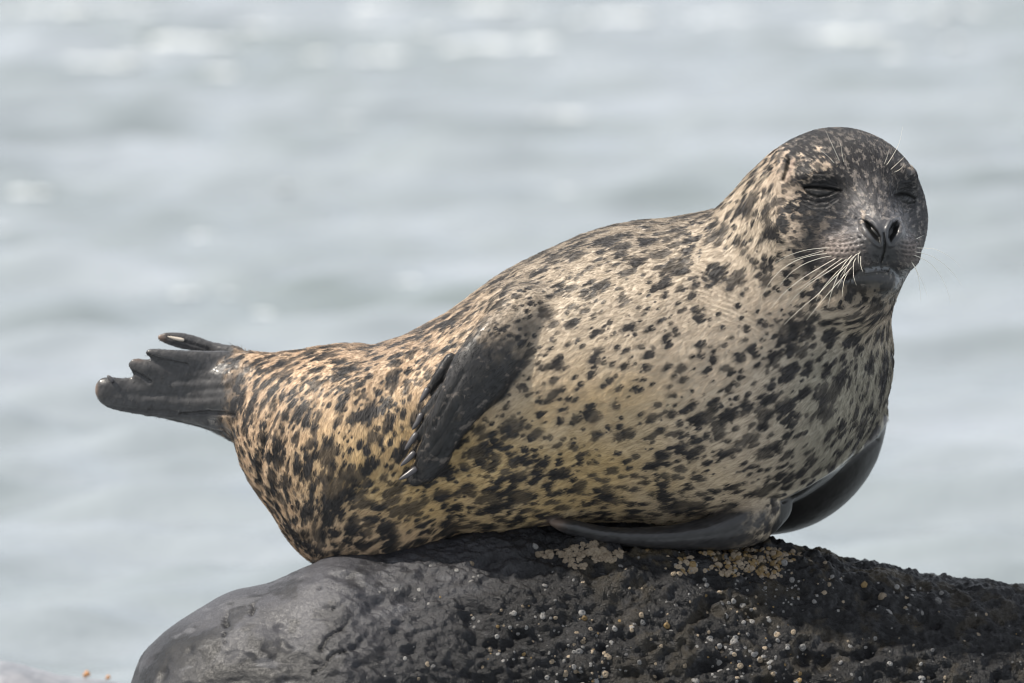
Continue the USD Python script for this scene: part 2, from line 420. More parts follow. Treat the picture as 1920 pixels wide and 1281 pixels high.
# denser crusts, as the photograph has them under the flipper and to its right
def crust(poly, n, kinds, rlo, rhi):
    d = inpoly(cu, cv_, poly)
    w = np.where(d > 0, area, 0); w /= w.sum()
    for pk in br.choice(len(cand), n, replace=True, p=w):
        items.append((tuple(cand[pk]), br.uniform(rlo, rhi), br.choice(kinds)))
CR1 = [(1003, 1032), (1060, 1030), (1085, 1018), (1115, 1018), (1145, 1032), (1180, 1034), (1150, 1052), (1100, 1050), (1095, 1068), (1072, 1064), (1055, 1048), (1005, 1042)]
CR2 = [(1310, 1035), (1370, 1022), (1420, 1024), (1505, 1035), (1500, 1048), (1460, 1056), (1480, 1075), (1465, 1092), (1440, 1082), (1370, 1082), (1320, 1070), (1345, 1052)]
CR3 = [(1270, 1048), (1300, 1040), (1305, 1070), (1275, 1084)]
import itertools
crust_items = []
base_n = len(items)
crust(CR1, 240, ['tan'], 2.5, 7.5)
c1 = items[base_n:]; base_n2 = len(items)
crust(CR2, 260, ['tan', 'ochre', 'tan'], 2.2, 7)
crust(CR3, 22, ['tan', 'ochre'], 4, 8)
c2 = items[base_n2:]
items = items[:base_n]
def place(it, seed):
    (a, b), r, kind = it
    n = gn[a, b]; n = n / np.linalg.norm(n)
    p = gv[a, b] - n * 0.1 * r
    rr = np.random.default_rng(seed)
    t = np.cross(n, rr.normal(size=3)); t /= np.linalg.norm(t); bt = np.cross(n, t)
    v, f = BV[seed % len(BV)]
    sc = r * np.array([rr.uniform(.85, 1.2), rr.uniform(.85, 1.15), rr.uniform(.45, 0.85)])
    v = v * sc
    return W(p + v[:, :1] * t + v[:, 1:2] * bt + v[:, 2:] * n), f
items.sort(key=lambda t: -t[1])
vis = [t for t in items if gz[t[0]] < 1281 and gx[t[0]] < 1920]
rest = [t for t in items if not (gz[t[0]] < 1281 and gx[t[0]] < 1920)]
for k, it in enumerate(vis[:300]):
    obj('barnacle', place(it, 1000 + k), SH[it[2]], boulder, smooth=50)
def joined(its, seed0):
    vs, fs, n = [], [], 0
    for k, it in enumerate(its):
        v, f = place(it, seed0 + k); vs.append(v); fs.append(f + n); n += len(v)
    return np.vstack(vs), np.vstack(fs)
for kind in ('grey', 'tan', 'ochre'):
    its = [t for t in vis[300:] + rest if t[2] == kind]
    obj('small_barnacles', joined(its, 3000), SH[kind], boulder, smooth=50, kind='stuff', label=f'tiny {kind} barnacles scattered over the rock face')
obj('barnacle_crust', joined(c1, 5000), SH['tan'], boulder, smooth=50, kind='stuff', label='tan crust of crowded barnacles below the tip of the lower flipper')
for kind in ('tan', 'ochre'):
    obj('barnacle_crust', joined([t for t in c2 if t[2] == kind], 6000), SH[kind], boulder, smooth=50, kind='stuff', label=f'{kind} crust of crowded barnacles under the chest of the seal')

# ------------------------------------------------------------------ the seal: signed distance in sculpting space
def ell(p, c, r):
    c = np.array([c[0], c[2], -c[1]]); r = np.asarray(r, float)
    o = np.full(len(p), 60.0)
    k = np.flatnonzero((np.abs(p - c) < r + 60).all(1))
    q = (p[k] - c) / r
    o[k] = (np.sqrt(np.einsum('ij,ij->i', q, q)) - 1) * r.min()
    return o

def chain(p, st, n, flat=1.0):
    """st: rows (px, py, Y, r, depth radius ratio)"""
    st = np.asarray(st, float)
    t = np.r_[0, np.cumsum(np.linalg.norm(np.diff(st[:, :3], axis=0), axis=1))]
    f = PchipInterpolator(t, st)
    rows = f(np.linspace(0, t[-1], n))
    c = rows[:, [0, 2, 1]] * [1, 1, -1]
    r = np.stack([rows[:, 3], rows[:, 3] * rows[:, 4], rows[:, 3]], 1)
    k = np.flatnonzero(((p > (c - r).min(0) - 60) & (p < (c + r).max(0) + 60)).all(1))
    pk = p[k].astype(np.float32); best = np.full(len(k), 60, np.float32)
    for ck, rk in zip(c.astype(np.float32), r.astype(np.float32)):
        q = (pk - ck) / rk
        np.minimum(best, (np.sqrt(np.einsum('ij,ij->i', q, q)) - 1) * rk.min(), best)
    out = np.full(len(p), 60.0)
    out[k] = best
    return out

TORSO = [(548, 772, 40, 113, .95), (640, 832, 20, 180, .95), (715, 850, 5, 198, 1), (800, 820, 0, 194, 1), (950, 780, 0, 224, 1), (1100, 722, 0, 260, 1), (1250, 697, -10, 286, 1), (1360, 697, -25, 275, 1), (1436, 674, -35, 238, 1)]
NECK = [(1410, 622, -55, 238, .95), (1460, 555, -85, 200, .92), (1525, 462, -115, 180, .95), (1545, 420, -135, 164, 1), (1565, 395, -150, 150, 1)]
def yfront(u, v):
    st = np.asarray(TORSO, float)
    t = np.r_[0, np.cumsum(np.linalg.norm(np.diff(st[:, :3], axis=0), axis=1))]
    best = 1e9
    for x, y, Yc, r, k in PchipInterpolator(t, st)(np.linspace(0, t[-1], 200)):
        d2 = ((u - x) ** 2 + (v - y) ** 2) / r ** 2
        if d2 < 1: best = min(best, Yc - r * k * math.sqrt(1 - d2))
    return best

FLIP = [(990, 592, 48), (950, 636, 58), (908, 690, 59), (870, 745, 47), (832, 810, 35), (814, 850, 30), (800, 880, 24)]
FLIP = [(x, y, yfront(x, y) + off, r, k) for (x, y, r), off, k in zip(FLIP, (18, -8, -24, -32, -34, -31, -25), (.62, .6, .56, .52, .5, .5, .55))]
DIGITS = [[(845, 676), (822, 706), (803, 731)], [(838, 730), (810, 760), (791, 779)], [(828, 772), (801, 800), (782, 817)], [(818, 818), (796, 838), (780, 851)], [(818, 858), (796, 884), (777, 901)]]
DR = [(15, 11, 7), (16, 11, 7), (17, 13, 8), (18, 14, 9), (24, 21, 12)]
def sdf(p):
    t = chain(p, TORSO, 60)
    dark = ell(p, (1430, 768, 115), (234, 150, 236))
    nk = chain(p, NECK, 26)
    t = smin(t, chain(p, [(650, 830, 20, 184, .95), (692, 897, 10, 190, .95)], 12), 14)
    d = smin(t, nk, 40)
    d = smin(d, dark, 12)
    # head
    h = ell(p, (1577, 389, -160), (151, 150, 138))
    h = smin(h, ell(p, (1535, 440, -185), (98, 95, 82)), 30)
    h = smin(h, ell(p, (1655, 428, -170), (80, 105, 92)), 30)
    h = smin(h, chain(p, [(1605, 350, -230, 76, 1), (1640, 405, -300, 54, 1), (1652, 428, -335, 40, 1)], 10), 28)
    h = smin(h, ell(p, (1640, 468, -285), (76, 80, 50)), 22)
    h = smin(h, ell(p, (1600, 474, -312), (50, 52, 34)), 14)
    h = smin(h, ell(p, (1692, 474, -305), (34, 54, 36)), 14)
    h = smin(h, ell(p, (1655, 440, -352), (42, 32, 30)), 12)
    ch = smin(ell(p, (1640, 528, -285), (52, 62, 30)), ell(p, (1590, 560, -215), (85, 85, 60)), 30)
    h = smin(h, ch, 14)
    h = smin(h, ell(p, (1540, 328, -262), (46, 40, 26)), 22)
    h = smin(h, ell(p, (1690, 332, -232), (30, 40, 26)), 22)
    d = smin(d, h, 34)
    # near fore flipper with its digits
    fl = chain(p, FLIP, 40)
    for dg, rr in zip(DIGITS, DR):
        row = [(x, y, yfront(x, y) - 12, r, .85) for (x, y), r in zip(dg, rr)]
        fl = smin(fl, chain(p, row, 14), 5)
    d = smin(d, fl, 9)
    sh = ell(p, (985, 590, yfront(985, 590) + 32), (72, 50, 52))
    d = smin(d, sh, 26)
    # far fore flipper pressed on the rock below the chest
    ff = chain(p, [(1036, 981, -95, 7, 1), (1075, 990, -110, 15, 1.2), (1140, 1004, -120, 17, 1.7), (1230, 1009, -125, 22, 1.8), (1330, 1000, -120, 32, 1.6), (1410, 972, -110, 46, 1.2), (1440, 945, -80, 46, 1)], 50)
    d = smin(d, ff, 5)
    # hind flippers
    hf = chain(p, [(470, 742, 55, 82, .8), (410, 738, 60, 68, .55), (350, 738, 60, 54, .42), (290, 741, 58, 42, .4), (240, 741, 55, 34, .42), (208, 735, 52, 29, .5), (200, 728, 52, 22, .6)], 50)
    hf = smin(hf, chain(p, [(400, 712, 55, 40, .5), (330, 704, 50, 32, .5), (275, 695, 46, 23, .55), (252, 684, 44, 13, .6)], 26), 6)
    hf = smin(hf, chain(p, [(420, 685, 58, 28, .6), (345, 674, 40, 18, .8), (300, 666, 36, 13, .9), (280, 661, 36, 9, 1)], 26), 5)
    hf = smin(hf, chain(p, [(440, 672, 90, 24, .6), (390, 652, 100, 14, .8), (350, 641, 100, 17, .6), (318, 635, 98, 14, .6), (298, 633, 96, 6, .8)], 26), 3)
    hf = smin(hf, chain(p, [(455, 790, 90, 44, .6), (400, 778, 95, 32, .6), (340, 770, 95, 24, .6), (270, 762, 90, 17, .6)], 26), 4)
    d = smin(d, hf, 16)
    return d

H = 4.0
lo = np.array([160.0, -420, -1120]); hi = np.array([1760.0, 330, -225])
cs = 4
n = (np.ceil((hi - lo) / (H * cs)).astype(int)) * cs + 1
cg = [lo[k] + np.arange(0, n[k], cs) * H for k in range(3)]
cp = np.stack(np.meshgrid(*cg, indexing='ij'), -1)
cd = sdf(cp.reshape(-1, 3)).reshape(cp.shape[:3]).astype(np.float32)
from scipy.ndimage import zoom, maximum_filter
near = np.abs(cd) < H * cs * 1.6
Dn = np.repeat(np.repeat(np.repeat(cd, cs, 0), cs, 1), cs, 2)[:n[0], :n[1], :n[2]].copy()
nb = np.repeat(np.repeat(np.repeat(near, cs, 0), cs, 1), cs, 2)[:n[0], :n[1], :n[2]]
ix = np.argwhere(nb)
vals = np.empty(len(ix), np.float32)
for a in range(0, len(ix), 400000):
    vals[a:a + 400000] = sdf(lo + ix[a:a + 400000] * H)
Dn[nb] = vals
bv, bf = surface_nets(Dn, lo, H)
del Dn, nb, ix, vals
comp = trimesh.Trimesh(bv, bf, process=False).split(only_watertight=False)
comp = max(comp, key=lambda c: len(c.faces))
bv, bf = np.array(comp.vertices), np.array(comp.faces)
if comp.volume < 0: bf = bf[:, ::-1]
bv = laplacian(bv, bf, 3, 0.5)
bn = vertex_normals(bv, bf)
fn = bn[bf].mean(1)
bv, bf = refine(bv, bf, fn[:, 1] < 0.35)
bv = laplacian(bv, bf, 2, 0.5)
def facemask(v, f):
    c = v[f].mean(1); nn = vertex_normals(v, f)[f].mean(1)
    u, w = c[:, 0], -c[:, 2]
    return (nn[:, 1] < 0.1) & (((u > 1440) & (u < 1745) & (w > 270) & (w < 580) & (c[:, 1] < -120)))
bv, bf = refine(bv, bf, facemask(bv, bf))
bv = laplacian(bv, bf, 2, 0.5)

# ------------------------------------------------------------------ the seal: sculpted relief
def relief(v, f):
    nrm = vertex_normals(v, f)
    u, w = v[:, 0], -v[:, 2]
    fr = sstep(0.05, 0.35, -nrm[:, 1])
    head = fr * sstep(-140, -200, v[:, 1]) * sstep(1420, 1450, u)
    d = np.zeros(len(v))
    line = lambda pts, wid: np.exp(-(polydist(u, w, pts)[0] / wid) ** 2)
    HS = np.flatnonzero((u > 1420) & (w < 640) & (v[:, 1] < -40)); FULLR = (u, w, head, fr, d)
    u, w, head, fr, d = (a[HS] for a in FULLR)
    # eyes
    for (cxe, cye, sx) in ((1538, 360, 1.0), (1700, 371, 0.62)):
        d += head * (-9 * gauss(u, w, cxe, cye, 44 * sx, 22) + 5.5 * gauss(u, w, cxe, cye + 2, 24 * sx, 10))
        d += head * 4 * gauss(u, w, cxe, cye - 26, 40 * sx, 10)
    for pts, wid, amp in (([(1506, 352), (1520, 351), (1540, 353), (1560, 354), (1575, 357)], 2.6, -6.5), ([(1505, 355), (1515, 364), (1535, 369), (1552, 366), (1566, 358)], 2.2, -2.4),
                          ([(1510, 372), (1530, 378), (1552, 375)], 2.5, -1.8), ([(1683, 363), (1694, 363), (1708, 366), (1719, 371)], 2.4, -6.5),
                          ([(1684, 367), (1692, 376), (1706, 382), (1718, 378)], 2.0, -2.4), ([(1688, 381), (1700, 388), (1716, 388)], 2.2, -1.8)):
        d += head * amp * line(pts, wid)
    for cxe, sx in ((1538, 1.0), (1700, .62)):
        cy_ = 360 if sx == 1 else 371
        for dy, bend, amp in ((-14, -5, -1.6), (-21, -7, -1.5), (-29, -8, -1.3), (16, 5, -1.6), (24, 7, -1.3)):
            d += head * amp * line([(cxe - 36 * sx, cy_ + dy * .6 + 2), (cxe - 14 * sx, cy_ + dy + bend * .6), (cxe + 10 * sx, cy_ + dy + bend * .6), (cxe + 32 * sx, cy_ + dy * .6 - 2)], 2.4)
    # nostrils, philtrum, alar folds
    NL = [(1619, 413), (1626, 414), (1636, 421), (1646, 433), (1651, 444), (1650, 456), (1643, 451), (1634, 441), (1624, 427)]
    NR = [(1683, 413), (1687, 421), (1684, 435), (1676, 447), (1670, 455), (1666, 446), (1667, 431), (1673, 418)]
    for pl in (NL, NR):
        ip = inpoly(u, w, pl)
        d += head * (-13 * sstep(-1.5, 4.5, ip) + 3.0 * np.exp(-((ip + 5) / 4.0) ** 2))
    d += head * -4 * line([(1657, 438), (1659, 457), (1658, 472), (1652, 492)], 2.2)
    d += head * -3.5 * line([(1605, 410), (1608, 432), (1622, 446)], 2.4)
    d += head * -3.0 * line([(1697, 412), (1702, 428), (1697, 446)], 2.2)
    # mouth
    d += head * -3.5 * line([(1560, 512), (1585, 520), (1605, 512), (1622, 503), (1645, 500), (1668, 503), (1683, 516), (1700, 523)], 3.2)
    d += head * 5 * line([(1625, 510), (1645, 507), (1665, 510)], 5.0)
    # whisker pads
    for (ax, ay, bx, by, m) in PADROWS:
        for k in range(m):
            t = k / (m - 1)
            px_, py_ = ax + (bx - ax) * t, ay + (by - ay) * t + 3 * math.sin(t * 3.1)
            d += head * (-1.9 * gauss(u, w, px_, py_, 2.4, 2.0) + 0.9 * gauss(u, w, px_ + 1, py_ - 5, 4, 2.6))
    # ear holes
    d += fr * -8 * line([(1478, 298), (1475, 315), (1468, 336)], 4.0) + fr * 2.5 * line([(1487, 296), (1485, 318), (1476, 338)], 4.0)
    # brow tufts
    d += head * 3 * (gauss(u, w, 1575, 303, 10, 8) + gauss(u, w, 1660, 312, 9, 8))
    FULLR[4][HS] = d
    u, w, head, fr, d = FULLR
    # wrinkles on the neck
    for pts, wid, per, sl in (([(1340, 400), (1342, 450), (1352, 500), (1372, 530)], 9, 9.0, 0.15), ([(1296, 420), (1300, 480), (1318, 540), (1365, 600)], 20, 9.5, -0.35), ([(1330, 530), (1370, 570), (1420, 620)], 18, 10, -0.5)):
        dd, par = polydist(u, w, pts)
        ph = 2 * np.pi * (w + sl * u) / per + 3.0 * fbm(np.stack([u / 40, w / 40, u * 0], 1), 2, 61)
        d += fr * 0.75 * np.sin(ph) * np.exp(-(dd / wid) ** 2) * (0.4 + 0.9 * noise(np.stack([u / 17, w / 17, u * 0], 1), 3))
    # folds: hip, shoulder, belly
    for pts, wid, amp in (([(520, 755), (500, 810), (488, 870), (487, 930)], 7, -6), ([(535, 760), (515, 820), (503, 880), (505, 930)], 10, 4),
                          ([(865, 600), (890, 560), (920, 530), (965, 512)], 5, -5), ([(850, 590), (880, 548), (915, 515)], 8, 3.5), ([(880, 560), (905, 550), (935, 520)], 4, -2.5),
                          ([(1470, 940), (1520, 913), (1582, 876), (1645, 826)], 4, -5), ([(1463, 932), (1518, 903), (1577, 867), (1639, 818), (1660, 783)], 5, 7), ([(760, 660), (700, 700), (640, 745)], 22, 5), ([(820, 640), (770, 700), (700, 760)], 20, -4)):
        d += fr * amp * line(pts, wid)
    # digits ridges and skin creases on the near flipper
    for pts in ([(868, 700), (840, 752), (814, 800)], [(860, 760), (832, 810), (806, 845)], [(850, 810), (826, 850), (802, 872)], [(838, 845), (808, 870)]):
        d += fr * -2.6 * line(pts, 4.0) * sstep(-150, -170, v[:, 1])
    # hind flipper creases
    hd = sstep(450, 430, u) * fr
    for pts, amp in (([(275, 667), (300, 676), (350, 685)], -6), ([(250, 700), (265, 706), (280, 715)], -6), ([(340, 778), (390, 774), (440, 778)], -7), ([(200, 762), (260, 770), (330, 772)], -3), ([(318, 633), (340, 640), (390, 655)], -2)):
        d += hd * amp * line(pts, 3.5)
    for pts in ([(430, 715), (340, 722), (250, 728), (200, 722)], [(430, 700), (350, 700), (275, 690)], [(440, 752), (340, 756), (230, 752)]):
        d += hd * 2.2 * line(pts, 12)
    for pts in ([(430, 727), (350, 735), (270, 742)], [(400, 745), (320, 748)], [(420, 712), (370, 712), (320, 716)]):
        d += hd * -1.8 * line(pts, 6)
    d += hd * 3.0 * (fbm(v / 13.0, 3, 74) - 0.5)
    # soft unevenness of blubber and hide
    d += 5.0 * (fbm(v / 95.0, 3, 71) - 0.5) * sstep(1500, 1420, u) + 1.6 * (fbm(v / 22.0, 3, 72) - 0.5)
    return v + nrm * d[:, None]
PADROWS = [(1552, 452, 1612, 446, 6), (1545, 461, 1616, 456, 8), (1548, 470, 1620, 466, 8), (1553, 479, 1622, 476, 8), (1560, 487, 1622, 485, 7), (1692, 455, 1718, 452, 4), (1690, 463, 1720, 461, 5), (1691, 471, 1721, 470, 5), (1692, 479, 1720, 479, 5)]
bv = relief(bv, bf)
bn = vertex_normals(bv, bf)

# ------------------------------------------------------------------ the seal: coat colours
def idw(u, w, pts, power=2.5):
    pts = np.asarray(pts, float)
    num = 0; den = 0
    for r in pts:
        k = 1.0 / (((u - r[0]) ** 2 + (w - r[1]) ** 2) / 1e4 + 0.15) ** (power / 2)
        num = num + k[..., None] * r[2:]; den = den + k
    return num / den[..., None]
# px, py, streak angle (degrees, anticlockwise from right), coverage, spot radius px, elongation
FIELD = [(480, 700, 60, .45, 10, 2.0), (560, 680, 50, .42, 10, 2.0), (660, 680, 48, .42, 10, 2.4), (650, 640, 20, .5, 11, 2.2), (760, 640, 48, .42, 10, 2.4), (600, 800, 75, .46, 12, 2.0), (470, 860, 100, .5, 10, 2.2),
         (560, 900, 80, .62, 13, 1.8), (700, 830, 85, .52, 14, 1.7), (700, 950, 25, .62, 15, 1.8), (600, 980, 60, .66, 15, 1.6), (820, 950, 20, .58, 15, 1.8), (760, 760, 88, .38, 13, 1.9), (840, 600, 55, .45, 9, 2.2),
         (950, 900, 25, .50, 13, 1.7), (950, 970, 10, .60, 13, 1.9), (1020, 520, 25, .46, 10, 1.9), (1100, 470, 20, .58, 13, 1.8), (1200, 425, 12, .78, 18, 1.8), (1290, 420, 25, .62, 12, 2.2), (1150, 600, 25, .16, 10, 1.5), (1050, 700, 30, .26, 12, 1.5),
         (1250, 600, 35, .22, 11, 1.4), (1120, 800, 30, .44, 15, 1.5), (1250, 760, 25, .46, 15, 1.6), (1120, 930, 30, .52, 14, 1.6), (1300, 900, 25, .50, 16, 1.7), (1220, 850, 25, .56, 17, 1.5), (1400, 820, 30, .50, 17, 1.7), (1450, 920, 35, .48, 15, 2.0), (1350, 650, 30, .36, 15, 1.5),
         (1480, 680, 25, .52, 18, 1.8), (1560, 640, 25, .50, 14, 2.2), (1620, 740, 78, .46, 12, 2.6), (1600, 850, 60, .46, 12, 2.2), (1660, 720, 85, .6, 12, 2.8), (1400, 470, 65, .26, 14, 1.4), (1440, 540, 35, .22, 13, 1.4), (1350, 430, 65, .30, 12, 1.6), (1420, 380, 70, .48, 17, 1.5),
         (1480, 430, 75, .58, 16, 1.3), (1455, 300, 70, .42, 11, 1.5), (1450, 380, 75, .5, 12, 1.4), (1490, 350, 75, .5, 9, 1.4), (1520, 540, 40, .36, 14, 1.4), (1580, 600, 20, .42, 13, 2.2)]
u, w = bv[:, 0], -bv[:, 2]
fld = idw(u, w, [(a, b, math.cos(2 * math.radians(c)), math.sin(2 * math.radians(c)), d, e, g) for a, b, c, d, e, g in FIELD])
ang = 0.5 * np.arctan2(fld[:, 1], fld[:, 0])
flow = np.stack([np.cos(ang), np.zeros_like(ang), np.sin(ang)], 1)        # sculpting space: Z is up
def tangent(dv, nv):
    t = dv - nv * (dv * nv).sum(1, keepdims=True)
    return t / np.maximum(np.linalg.norm(t, axis=1, keepdims=True), 1e-6)
flow = tangent(flow, bn)
# hair runs back from the nose on the head
NOSE = np.array([1655, -370, -440.0])
hw = sstep(1420, 1500, u) * sstep(600, 540, w)
hflow = tangent(bv - NOSE, bn)
flow = np.where((hw > 0.5)[:, None], hflow, flow)
lic = np.zeros(len(bv)); lic2 = np.zeros(len(bv))
for k in np.linspace(-1, 1, 9):
    lic += noise((bv + flow * k * 9) / 2.6, 81)
    lic2 += noise((bv + flow * k * 14) / 6.0, 82)
lic = (lic / 9 - 0.5) / 0.11; lic2 = (lic2 / 9 - 0.5) / 0.13           # about unit deviation
# spots
sr = np.random.default_rng(91)
fa = np.cross(bv[bf[:, 1]] - bv[bf[:, 0]], bv[bf[:, 2]] - bv[bf[:, 0]]); fa = 0.5 * np.linalg.norm(fa, axis=1)
PER_SEED = fa.sum() / 58000
seedf = sr.choice(len(bf), 58000, p=fa / fa.sum())
seedv = bf[seedf, 0]
val = np.full(len(bv), -1.0)
tree = cKDTree(bv)
cov, rad, elo = fld[:, 2] + 0.04 * sstep(900, 700, u) - 0.06 * sstep(950, 1100, u) * sstep(1450, 1400, u), fld[:, 3] * (1 - 0.16 * sstep(950, 800, u)), fld[:, 4]
for k in seedv:
    r = rad[k] * math.exp(sr.normal(-0.1, 0.50)) * 0.41
    e = elo[k] * sr.uniform(0.6, 1.1)
    if sr.random() > 1.25 * cov[k] * PER_SEED / (math.pi * (0.41 * rad[k]) ** 2 * e): continue
    near_ = np.array(tree.query_ball_point(bv[k], r * e * 1.5))
    dv = bv[near_] - bv[k]
    al = dv @ flow[k]
    ac = np.sqrt(np.maximum((dv ** 2).sum(1) - al ** 2, 0))
    q_ = 1 - np.sqrt((al / (r * e)) ** 2 + (ac / r) ** 2)
    val[near_] = np.maximum(val[near_], q_)
warp = 0.18 * fbm(bv / 34.0, 2, 95) + 0.82 * fbm(bv / 8.0, 3, 96) - 0.5
fld_v = val + 1.35 * warp + 0.13 * lic + 0.08 * lic2
# the threshold that gives each part of the coat its share of dark
cb = np.quantile(cov, np.linspace(0, 1, 15)); cm_, ct_ = [], []
for a_, b_ in zip(cb[:-1], cb[1:]):
    k_ = (cov >= a_) & (cov <= b_) & (bn[:, 1] < 0.2)
    if k_.sum() > 500: cm_.append(cov[k_].mean()); ct_.append(np.quantile(fld_v[k_], 1 - cov[k_].mean()))
fld_v = fld_v - np.interp(cov, cm_, ct_)
dark = sstep(-0.21, 0.19, fld_v) * (0.80 + 0.35 * sstep(0.35, 0.65, fbm(bv / 26.0, 3, 89))).clip(0, 1)
# colours
LIGHT = np.array([0.415, 0.347, 0.27]); WARM = np.array([0.485, 0.345, 0.232]); GOLD = np.array([0.44, 0.308, 0.135]); COOL = np.array([0.235, 0.216, 0.172])
SPOT = np.array([0.026, 0.024, 0.024])
warm = np.clip(sstep(1000, 760, u), 0, 1)
gold = np.clip(gauss(u, w, 980, 900, 150, 60) + 0.8 * gauss(u, w, 760, 880, 140, 90) + 0.5 * gauss(u, w, 1180, 930, 150, 60) + 0.6 * gauss(u, w, 1120, 760, 120, 60), 0, 1) * (0.5 + fbm(bv / 60.0, 3, 97))
cool = sstep(1380, 1560, u) * sstep(560, 700, w)
base = LIGHT[None] * np.ones((len(bv), 1))
base = base * (1 - .85 * warm[:, None]) + .85 * warm[:, None] * WARM
base = base * (1 - .8 * np.clip(gold, 0, 1)[:, None]) + .8 * np.clip(gold, 0, 1)[:, None] * GOLD
base = base * (1 - cool[:, None]) + cool[:, None] * COOL
base *= (1 + 0.09 * lic + 0.06 * lic2)[:, None] * (0.86 + 0.3 * fbm(bv / 45.0, 3, 98))[:, None]
spotc = SPOT * (1 + 0.22 * lic)[:, None] * (0.8 + 0.5 * fbm(bv / 30.0, 2, 99))[:, None]
# grey under-mottling: many spots are half dark
soft = sstep(-0.55, 0.3, fld_v) * 0.28
col = base * (1 - soft[:, None]) + soft[:, None] * np.array([0.16, 0.13, 0.10])
col = col * (1 - dark[:, None]) + dark[:, None] * spotc
# dorsal grey along the back
dors = sstep(0.55, 0.95, bn[:, 2]) * sstep(600, 700, u) * sstep(1480, 1300, u) * 0.35
col = col * (1 - dors[:, None]) + dors[:, None] * np.array([0.12, 0.115, 0.115])
rough = np.full(len(bv), 0.52)
# dark skin of flippers
SKIN = np.array([0.019, 0.0185, 0.019])
skinc = SKIN * (0.65 + 0.75 * fbm(bv / 16.0, 4, 101))[:, None] * (1 + 0.15 * lic)[:, None]
def flipmask():
    near_fl = chain(bv, FLIP, 40)
    for dg, rr in zip(DIGITS, DR):
        near_fl = np.minimum(near_fl, chain(bv, [(x, y, yfront(x, y) - 12, r, .85) for (x, y), r in zip(dg, rr)], 14))
    mk = sstep(7, 1, near_fl + 4 * (fbm(bv / 18.0, 3, 103) - 0.5)) * sstep(535, 690, w + 80 * (fbm(bv / 26.0, 3, 104) - .5) * 2 - 0.35 * (u - 950))
    hind = sstep(478, 412, u + 85 * (fbm(bv / 22.0, 3, 105) - 0.5) + 0.12 * (w - 700)) 
    hind = np.where(w > 840, 0, hind)
    ff = chain(bv, [(1036, 981, -95, 7, 1), (1075, 990, -110, 15, 1.2), (1140, 1004, -120, 17, 1.7), (1230, 1009, -125, 22, 1.8), (1330, 1000, -120, 32, 1.6), (1410, 972, -110, 46, 1.2)], 40)
    far = sstep(9, 2, ff) * sstep(1475, 1390, u + 150 * (fbm(bv / 16.0, 3, 106) - .5)) * sstep(945, 965, w)
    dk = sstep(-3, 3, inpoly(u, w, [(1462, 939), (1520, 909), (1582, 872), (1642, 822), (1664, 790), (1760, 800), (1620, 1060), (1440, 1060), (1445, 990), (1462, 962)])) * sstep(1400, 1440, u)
    return mk, hind, far, dk
mk, hind, far, dk = flipmask()
for mm, kk in ((mk, 1.0), (hind, 2.3), (far, 1.3)):
    col = col * (1 - mm[:, None]) + mm[:, None] * skinc * kk
    rough = rough * (1 - mm) + mm * (0.42 if kk != 1.3 else 0.30)
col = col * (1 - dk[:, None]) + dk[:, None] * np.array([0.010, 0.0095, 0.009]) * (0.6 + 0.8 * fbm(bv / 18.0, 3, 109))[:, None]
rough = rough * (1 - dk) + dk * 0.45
scar = sstep(0.66, 0.74, fbm(bv / np.array([14.0, 14, 9]), 4, 107)) * mk * 0.3
col = col * (1 - scar[:, None]) + scar[:, None] * np.array([0.26, 0.22, 0.19])
# ---- head (its own vertices only)
hd_full = np.zeros(len(bv)); FULL = (u, w, bv, bn, lic, lic2, col, rough)
HI = np.flatnonzero((u > 1340) & (w < 680))
u, w, bv, bn, lic, lic2, col, rough = (a[HI] for a in FULL)
hd = sstep(1415, 1480, u + 0.35 * (400 - w) + 50 * (fbm(bv / 30.0, 3, 111) - .5)) * sstep(600, 520, w + 0.9 * (1600 - u) * sstep(1600, 1400, u))
frontf = sstep(-100, -160, bv[:, 1])
n_sp = fbm(bv / 6.0, 3, 112); n_bl = fbm(bv / 24.0, 3, 113)
lite = sstep(0.560, 0.625, 0.85 * n_sp + 0.15 * n_bl + 0.025 * lic)                                    # pale flecks
hcol = np.array([0.0145, 0.014, 0.0155]) * (0.7 + 0.6 * fbm(bv / 14.0, 3, 114))[:, None] * (1 + 0.2 * lic)[:, None]
fleck = lite * (0.5 + 0.5 * sstep(240, 330, w)) * 0.8
# pale patches: behind and below the ear, temple, cheek, bridge of the nose
ub, wb = u, w
u = u + 60 * (fbm(bv / 22.0, 3, 117) - 0.5); w = w + 60 * (fbm(bv / 22.0, 3, 118) - 0.5)
patch = (1.1 * gauss(u, w, 1455, 300, 26, 34) + 0.85 * gauss(u, w, 1452, 380, 30, 46) + 0.45 * gauss(u, w, 1500, 410, 28, 26) + 1.1 * gauss(u, w, 1540, 304, 20, 13) + 0.55 * gauss(u, w, 1480, 345, 26, 22)
         + 0.8 * gauss(u, w, 1490, 470, 44, 44) + 0.7 * gauss(u, w, 1556, 414, 22, 12) + 0.55 * gauss(u, w, 1605, 352, 9, 26) + 0.5 * gauss(u, w, 1603, 402, 18, 9) + 0.5 * gauss(u, w, 1700, 322, 8, 20) + 0.6 * gauss(u, w, 1590, 600, 90, 26) + 0.6 * gauss(u, w, 1540, 560, 40, 40))
u, w = ub, wb
pv_ = sstep(0.40, 0.54, patch * 0.62 + 0.95 * (n_bl - 0.5) + 0.8 * (n_sp - 0.5) + 0.04 * lic)
pale = np.maximum(col * (1 + 0.1 * (n_sp - .5)[:, None]), 0.05) * np.array([1.0, 0.97, 0.97])
hmix = np.clip(np.maximum(pv_, fleck), 0, 1)
hcol = hcol * (1 - hmix[:, None]) + hmix[:, None] * (np.where((fleck > pv_)[:, None], np.array([0.24, 0.21, 0.185]), pale))
